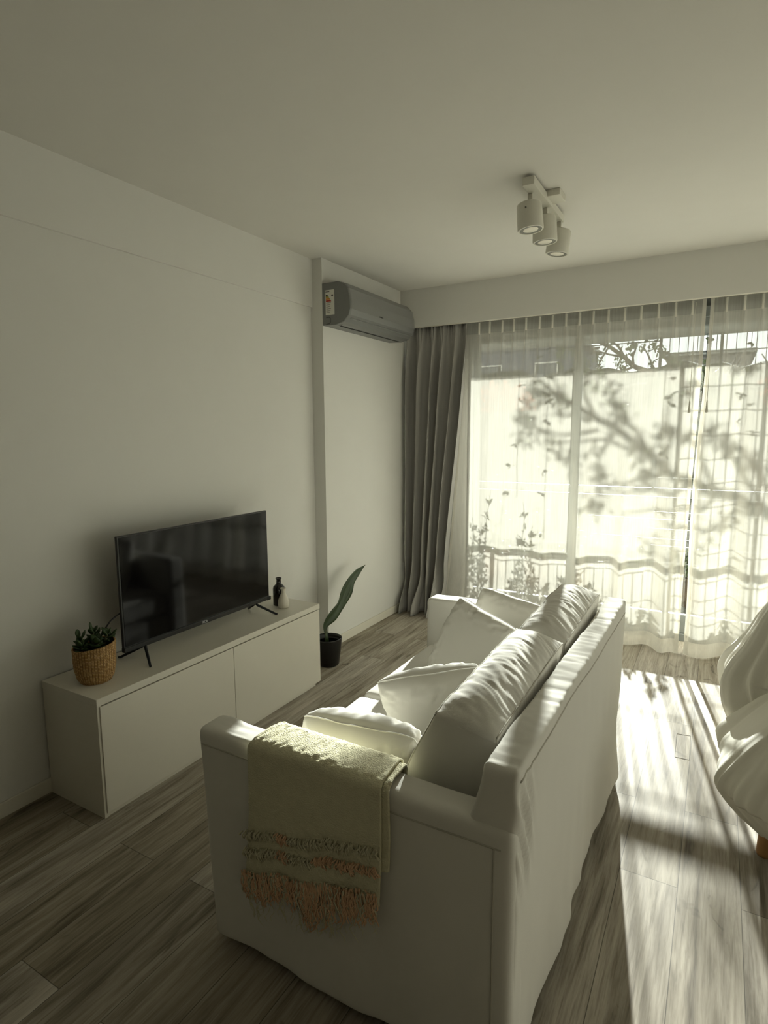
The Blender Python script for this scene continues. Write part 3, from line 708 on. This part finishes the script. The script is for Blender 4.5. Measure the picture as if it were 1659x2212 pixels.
def arm_near(q, u, nn):
    q = q+nn*(wr(q)+hem(q)*(1 if u.z < .9 else 0))
    # loose cover corner standing up at the front end
    k = math.exp(-((q.x-1.19)/.04)**2)*sm(-1.5, 1, u.y)*sm(.55, .7, q.z); q.z += .010*k
    
    # pull wrinkles running across on top
    q.z += .0020*ridge(q.x*6, q.y*60)*sm(1.17, 1.25, q.x)*(1-sm(1.7, 1.9, q.x))*sm(.6, 1, u.z)
    # lean of the side inward at the foot
    q.y += .004*(1-q.z/.67) if u.y < 0 else 0
    q.x += .030*(1-q.z/.67)*sm(0, -1, u.x)
    return q
soft('arm', (SX0-.02, SX1-.002), (SY0, SY0+.098), (.025, .672), .022, (60, 8, 40), M['sofa'], arm_near)
def arm_far(q, u, nn): return q+nn*(wr(q)+hem(q))+Vector((0, 0, .003*nz(q.x*9, q.y*3) if u.z > .8 else 0))
soft('arm', (SX0-.015, SX1-.01), (SY1-.12, SY1), (.025, .672), .024, (40, 8, 30), M['sofa'], arm_far)
def back(q, u, nn):
    q = q+nn*(wr(q, 1.3)+hem(q)*.9)
    k = sm(.5, .8, q.z)
    q.x += .040*sm(.60, .80, q.z)*(1-max(-1, min(1, u.x)))/2
    q.z -= .035*sm(1.2, 2.7, q.y)*k
    q.z += .004*nz(q.y*5, 1)*k
    q.z += .0036*ridge(q.y*26, q.x*5, 1)*sm(.6, 1, u.z); q.x += .0012*ridge(q.y*26, q.z*5, 4)*sm(.70, .79, q.z)*u.x
    # pulled folds down from the near top corner
    kk = math.exp(-((q.y-1.16)/.05)**2)*sm(.45, .6, q.z)*(1-sm(.7, .8, q.z))
    if u.x > .5: q.x += .010*kk*math.sin((q.y*1.0+q.z*.45)*120)
    if u.x > .5: q.x += .010*sm(.5, .0, q.z)*math.sin(q.y*8.5)+.020*sm(.4, 0, q.z)*nz(q.y*5, 2.2)+.010*sm(.2, 0, q.z)*ridge(q.y*5.5, 1)
    return q
soft('backrest', (SX1-.120, SX1), (SY0+.012, SY1-.004), (.028, .800), .018, (12, 130, 60), M['sofa'], back)
def skirt(q, u, nn): return q+nn*(wr(q)+hem(q))
soft('seat_frame', (SX0+.02, SX1-.1), (SY0+.1, SY1-.1), (.028, .30), .02, (20, 50, 12), M['sofa'], skirt)
for y0, y1 in ((SY0+.102, 1.903), (1.908, SY1-.123)):
    def seatf(q, u, nn):
        q = q+nn*wr(q, .8); q.z += .012*(1-u.x**2)*(1-u.y**2) if u.z > 0 else 0; return q
    o = soft('seat_cushion', (SX0+.012, SX1-.13), (y0, y1), (.302, .447), .030, (30, 30, 8), M['sofa'], seatf)
sf = MB()
def seam(fn, a, b, n, nn, n_=60):
    a, b = Vector(a), Vector(b); sf.tube([fn(a.lerp(b, i/n_), Vector(n)*.999+Vector((0, 0, -.2)), Vector(nn)) +Vector(nn)*.0004-SO for i in range(n_+1)], .0022, 6)
seam(arm_near, (SX0, SY0, .628), (SX1-.03, SY0, .628), (0, -1, 0), (0, -1, 0))
seam(arm_near, (SX1-.045, SY0, .628), (SX1-.045, SY0, .04), (0, -1, 0), (0, -1, 0))
seam(back, (SX1, SY0+.03, .776), (SX1, SY1-.03, .742), (.999, 0, 0), (1, 0, 0), 120)
sf.build('piping', M['seam'], sofa, smooth=True)
def make_back_cushion(y0, y1, seed, label=None):
    FB, FT, BT, BB = Vector((1.640, .452)), Vector((1.803, .812)), Vector((1.962, .788)), Vector((1.925, .452))
    def base(a, b, c):      # a: -1 front .. 1 back, c: -1 bottom .. 1 top
        f = FB.lerp(FT, (c+1)/2); g = BB.lerp(BT, (c+1)/2); p = f.lerp(g, (a+1)/2)
        yy = (y0+y1)/2+b*(y1-y0)/2
        bx = (1-b**4)
        p = p+Vector((-.030*(1-c*c)*bx*(1-a)/2+.010*(1-c*c)*bx*(1+a)/2, .040*(1-a*a)*(1-b**6)*sm(-.2, 1, c)))
        yy += (.012*(1-a*a)*(1-c*c))*(1 if b > 0 else -1)*abs(b)**3
        return Vector((p.x, yy, p.y+.018*(b+1)/2*sm(0, 1, c)))
    def f(p, u, nn):
        q = base(u.x, u.y, u.z)
        top = sm(.2, 1, u.z)
        wv = ridge(q.y*19+1.3*u.x, u.x*.8, seed)*.55+ridge(q.y*44+u.x*1.9, u.x*1.1, seed+3)*.45
        q.z += top*.0062*wv*(1-abs(u.y)**8); q.x += top*.002*wv
        if u.x < -.6: q.x -= .006*nz(q.y*7, q.z*7, seed)+.003*ridge(q.y*20, q.z*5, seed)*sm(-.2, .8, u.z)
        if abs(u.y) > .8: q.y += .005*nz(q.x*9, q.z*9, seed)
        return q
    v, fa = soft_box(((.15), (y1-y0)/2, .18), .012, (22, 110, 22), lambda p, u, nn: f(p, u, nn)-SO)
    o = link('back_cushion', v, fa, M['sofa'], sofa)
    s = MB()
    def ln(fn, n=40):
        s.tube([fn(-1+2*i/n)-SO for i in range(n+1)], .0022, 6)
    for a in (-.97, .97):
        ln(lambda b: f(None, Vector((a, b*.985, .985)), None)+Vector((0, 0, .001)))
        for b in (-.985, .985): ln(lambda c: f(None, Vector((a, b, c*.98)), None)+Vector((0, .001*b, 0)))
    s.build('piping', M['seam'], o, smooth=True)
make_back_cushion(1.235, 1.900, 2.0)
make_back_cushion(1.925, 2.560, 7.0)

# ------------------------------------------------------------------ throw pillows
def pillow(label, cen, size, thick, rot, seed, hk=1):
    o_ = Vector(cen); n = 56; vs = []; fs = []; Mr = Matrix.Rotation(rot[2], 3, 'Z') @ Matrix.Rotation(rot[0], 3, 'X') @ Matrix.Rotation(rot[1], 3, 'Y')
    def pt(u, v, s):
        x = u*size/2*(1-.045*(1-v*v)*u*u)*(1-.07*(u*v)**4); z = v*hk*size/2*(1-.045*(1-u*u)*v*v)*(1-.07*(u*v)**4)
        e = max(0, (1-u*u)*(1-v*v)); t_ = thick/2*e**.36
        em = min(1-abs(u), 1-abs(v)); kk = sm(0, .06, em)*(1-sm(.1, .55, em))
        t_ += kk*.008*ridge(u*5+seed, v*5, seed*2)+.004*nz(u*2, v*2, seed+s)*e
        ang = math.atan2(v, u); t_ += .004*kk*math.sin(ang*19+seed+9*nz(u*2.5, v*2.5, seed))*abs(nz(u*3, v*3, seed+5))*2.5
        sag = -.05*size*(v+1)*0
        x += .006*nz(u*2, v*2, seed+8); z += .006*nz(u*2+4, v*2, seed+8)+sag
        return Mr @ Vector((x, s*t_, z))
    for s in (1, -1):
        k = len(vs)
        for i in range(n+1):
            for j in range(n+1):
                a = math.sin((2*i/n-1)*PI/2); b = math.sin((2*j/n-1)*PI/2); vs.append(pt(a, b, s))
        for i in range(n):
            for j in range(n):
                q = (k+i*(n+1)+j, k+(i+1)*(n+1)+j, k+(i+1)*(n+1)+j+1, k+i*(n+1)+j+1); fs.append(q if s < 0 else q[::-1])
    me = bpy.data.meshes.new('throw_pillow'); me.from_pydata(vs, [], fs)
    bm = bmesh.new(); bm.from_mesh(me); bmesh.ops.remove_doubles(bm, verts=bm.verts, dist=.0008); bmesh.ops.recalc_face_normals(bm, faces=bm.faces); bm.to_mesh(me); bm.free()
    me.polygons.foreach_set('use_smooth', [True]*len(me.polygons)); me.materials.append(M['pillow'])
    t = bpy.data.objects.new('throw_pillow', me); C.objects.link(t); t.location = cen
    tag(t, label, 'pillow', 'white throw pillows on the sofa')
    e = MB(); m = 40
    loop = [(-1+2*i/m, -1) for i in range(m)]+[(1, -1+2*i/m) for i in range(m)]+[(1-2*i/m, 1) for i in range(m)]+[(-1, 1-2*i/m) for i in range(m+1)]
    e.tube([pt(a, b, 0.0) for a, b in loop], .0022, 6, False); e.build('piping', M['pillow'], t, smooth=True)
    return t
pillow('white throw pillow farthest away, leaning on the far arm', (1.59, 2.465, .585), .37, .15, (-.40, .22, .10), 1)
pillow('white throw pillow standing upright, in front of the farthest one', (1.53, 2.215, .580), .37, .15, (-.36, .26, -.22), 2)
pillow('white throw pillow third from the window, slumped diagonally on the seat', (1.60, 1.72, .572), .38, .19, (.36, -.30, .28), 3, .80)
pillow('white throw pillow nearest the camera, tucked behind the blanket-covered arm', (1.53, 1.365, .545), .39, .20, (.40, -.07, .04), 4, .74)

# ------------------------------------------------------------------ blanket over the near arm
def blanket():
    t = thing('throw_blanket', 'pale yellow woollen throw blanket with fringe over the near sofa arm', 'blanket', (1.53, SY0+.06, 0))
    O2 = Vector((1.53, SY0+.06, 0))
    y0, y1, zt = SY0-.006, SY0+.104, .682
    def path(s, off):   # s: length from inner hem (behind the arm) over the top to outer hem
        a, b, yo, yi = .16, .16+(y1-y0), y0-off, y1+off
        if s < a: return Vector((0, yi, zt-.02-(a-s)+off))
        if s < b:
            k = (s-a)/(b-a); an = PI*k
            yy = (yi+yo)/2+(yi-yo)/2*math.copysign(abs(math.cos(an))**.55, math.cos(an)); return Vector((0, yy, zt-.02+off+.026*math.sin(an)**.6))
        return Vector((0, yo, zt-.02-(s-b)+off))
    def layer(nm, xa, xb, off, s1, hemf, m, ripple):
        nu, nv = 110, 120; vs = []; fs = []
        for i in range(nu+1):
            u = i/nu
            for j in range(nv+1):
                smax = s1+hemf(u); s = .03+(smax-.03)*j/nv; p = path(s, off)
                low = sm(.33, .75, s)
                x = xa+(xb-xa)*u-.035*low*(1-u)-.012*low*u+.006*nz(s*4, u*2, off*90)
                x -= .03*sm(.28, .16, s)*(u-.5)
                y = p.y-low*(.010*nz(x*7, s*2, 1)+.004*math.sin(x*40+s*4))*ripple-.002
                fz = .0022*nz(x*90, s*90, 2)+.0014*nz(x*220, s*220, 5)
                top = sm(.1, .17, s)*(1-sm(.36, .42, s))
                vs.append(Vector((x, y-fz*(1-top), p.z+fz*top*1.6+.0015*nz(x*12, s*10, 3)))-O2)
        for i in range(nu):
            for j in range(nv): k = i*(nv+1)+j; fs.append((k, k+1, k+nv+2, k+nv+1))
        o = link(nm, vs, fs, m, t); md = o.modifiers.new('t', 'SOLIDIFY'); md.thickness = .006; md.offset = 1; return o
    hem1 = lambda u: .035-.11*u+.010*nz(u*5, 1)
    layer('upper_layer', 1.345, 1.748, .010, .628, hem1, M['blanket'], 1)
    hem2 = lambda u: .03-.10*u
    layer('lower_layer', 1.352, 1.764, .002, .52, hem2, M['blanket'], .5)
    # fringes
    r = random.Random(3)
    def strand(mb, x, z, L, y, wob=.004, rad=.0019):
        a = r.uniform(0, 6); pts = [(x+wob*math.sin(a+k*.9)+r.uniform(-.25, .25)*0+k*L/7*r.uniform(-.1, .1), y-.002-.003*abs(math.sin(k+a)), z-L*k/7) for k in range(8)]
        mb.tube([Vector(p)-O2 for p in pts], [rad]*7+[rad*.5], 4)
    zh = lambda u: .684-.02-(.628+hem1(u)-.303)+.012
    fr, fr2 = MB(), MB()
    for i in range(300):
        u = r.random(); x = 1.312+(1.738-1.312)*u; z = zh(u)-r.uniform(-.006, .01)
        L = .055+.04*math.exp(-((u-.62)/.16)**2)+.02*abs(math.sin(u*9))
        (fr if (u < .9 and r.random() < .8) else fr2).__class__
        strand(fr if r.random() < .78 else fr2, x, z, L*r.uniform(.7, 1.2), y0-.016-r.random()*.006, .005)
    for i in range(70):
        u = r.choice((r.random(), r.uniform(.45, .75))); strand(fr2, 1.31+.43*u, zh(u)-.05, r.uniform(.05, .10), y0-.018, .008, .0009)
    fr.build('fringe', M['fringe'], t, smooth=True, kind='stuff'); fr2.build('fringe', M['fringe2'], t, smooth=True, kind='stuff')
    for row, (dz, c2) in enumerate(((.115, 'blanket'), (.065, 'fringe'))):
        tf = MB(); tg = MB()
        for i in range(190):
            u = r.random(); x = 1.316+.424*u; z = zh(u)+dz+r.uniform(-.006, .008)+.004*math.sin(u*12)
            L = r.uniform(.010, .026); a = r.uniform(-.9, .9)
            q = [Vector((x, y0-.017, z)), Vector((x+a*.006, y0-.026, z-.004)), Vector((x+a*.012, y0-.024, z-L*.6)), Vector((x+a*.014, y0-.018, z-L))]
            (tg if (row == 1 and .55 < u) or (.28 < u < .36) else tf).tube([p-O2 for p in q], .0018, 4)
        tf.build('tuft_row', M['fringe2'], t, smooth=True, kind='stuff'); tg.build('tuft_row', M['fringe'], t, smooth=True, kind='stuff')
blanket()

# ------------------------------------------------------------------ floor hatch
hx = MB()
for a, b in (((2.273, 3.089), (2.334, 3.097)), ((2.334, 3.097), (2.338, 2.855)), ((2.338, 2.855), (2.279, 2.853)), ((2.279, 2.853), (2.273, 3.089))):
    hx.tube([(a[0], a[1], .0003), (b[0], b[1], .0003)], .0009, 4)
tag(hx.build('floor_hatch', M['gap']), 'small rectangular floor hatch outline in the sunlit planks', 'floor hatch')

# ------------------------------------------------------------------ chair under a dust sheet
ch = thing('wooden_chair', 'tan wooden chair hidden under the white dust sheet', 'chair', (2.86, 2.60, 0))
for x, y in ((-.262, -.29), (.25, -.28), (-.17, .26), (.17, .26)): MB().lathe([(.024, 0), (.026, .01), (.022, .10), (.021, .42)], 18, (x, y, 0)).build('leg', M['tan'], ch, smooth=True)
MB().box(-.25, .25, -.28, .24, .42, .45).build('seat', M['tan'], ch, bevel=.01)
MB().box(-.18, .18, .24, .27, .45, .74).build('backrest', M['tan'], ch, bevel=.01)
def dust_sheet():
    t = thing('dust_sheet', 'white dust sheet thrown over a chair at the right edge', 'sheet', (2.86, 2.6, 0)); O3 = Vector((2.86, 2.6, 0))
    def loft(rings, n, wav, seed, nm):
        vs = []; fs = []; K = 60
        for i in range(K+1):
            f = i/K*(len(rings)-1); a = min(int(f), len(rings)-2); g = f-a
            r0 = rings[max(a-1, 0)]; r1 = rings[a]; r2 = rings[a+1]; r3 = rings[min(a+2, len(rings)-1)]
            c = [.5*((2*p1)+(p2-p0)*g+(2*p0-5*p1+4*p2-p3)*g*g+(3*p1-p0-3*p2+p3)*g**3) for p0, p1, p2, p3 in zip(r0, r1, r2, r3)]
            cx, cy, cz, hx_, hy_, w = c
            for j in range(n):
                a_ = 2*PI*j/n; ca, sa = math.cos(a_), math.sin(a_)
                sx = math.copysign(abs(ca)**.6, ca)*hx_; sy = math.copysign(abs(sa)**.6, sa)*hy_
                k = 1+.75*w*(.5*math.sin(a_*wav+seed)+.5*nz(ca*2.5, sa*2.5, seed+cz*1.5)*1.6+.25*math.sin(a_*wav*2.3+1))+.5*w*(ridge(ca*3.1+cz, sa*3.1, seed)-.4)+.35*w*(ridge(ca*7+cz*2, sa*7, seed+3)-.4)
                k += .014*ridge(ca*9+cz*5, sa*9-cz*4, seed+7); vs.append(Vector((cx+sx*k, cy+sy*k, cz+w*.18*math.sin(a_*3+seed)*(1 if i > K*.7 else .2)))-O3)
        for i in range(K):
            for j in range(n): fs.append((i*n+j, (i+1)*n+j, (i+1)*n+(j+1) % n, i*n+(j+1) % n))
        fs.append(tuple(range(n-1, -1, -1)))
        return vs, fs
    v1, f1 = loft([(2.87, 2.86, .805, .16, .03, 0), (2.87, 2.86, .80, .26, .05, .01), (2.87, 2.86, .74, .30, .085, .03), (2.87, 2.87, .60, .36, .12, .07), (2.87, 2.88, .47, .42, .16, .10), (2.87, 2.88, .36, .41, .17, .12), (2.88, 2.88, .25, .38, .16, .12)], 160, 9, 1.0, 'a')
    v2, f2 = loft([(2.93, 2.50, .50, .20, .16, 0), (2.93, 2.50, .495, .28, .24, .01), (2.91, 2.50, .45, .33, .29, .04), (2.88, 2.49, .34, .39, .33, .08), (2.86, 2.48, .24, .42, .35, .11), (2.87, 2.48, .15, .37, .33, .12), (2.89, 2.48, .08, .31, .31, .10)], 160, 7, 2.2, 'b')
    k = len(v1); o = link('cloth', v1+v2, f1+[tuple(i+k for i in q) for q in f2], M['sheet'], t)
dust_sheet()
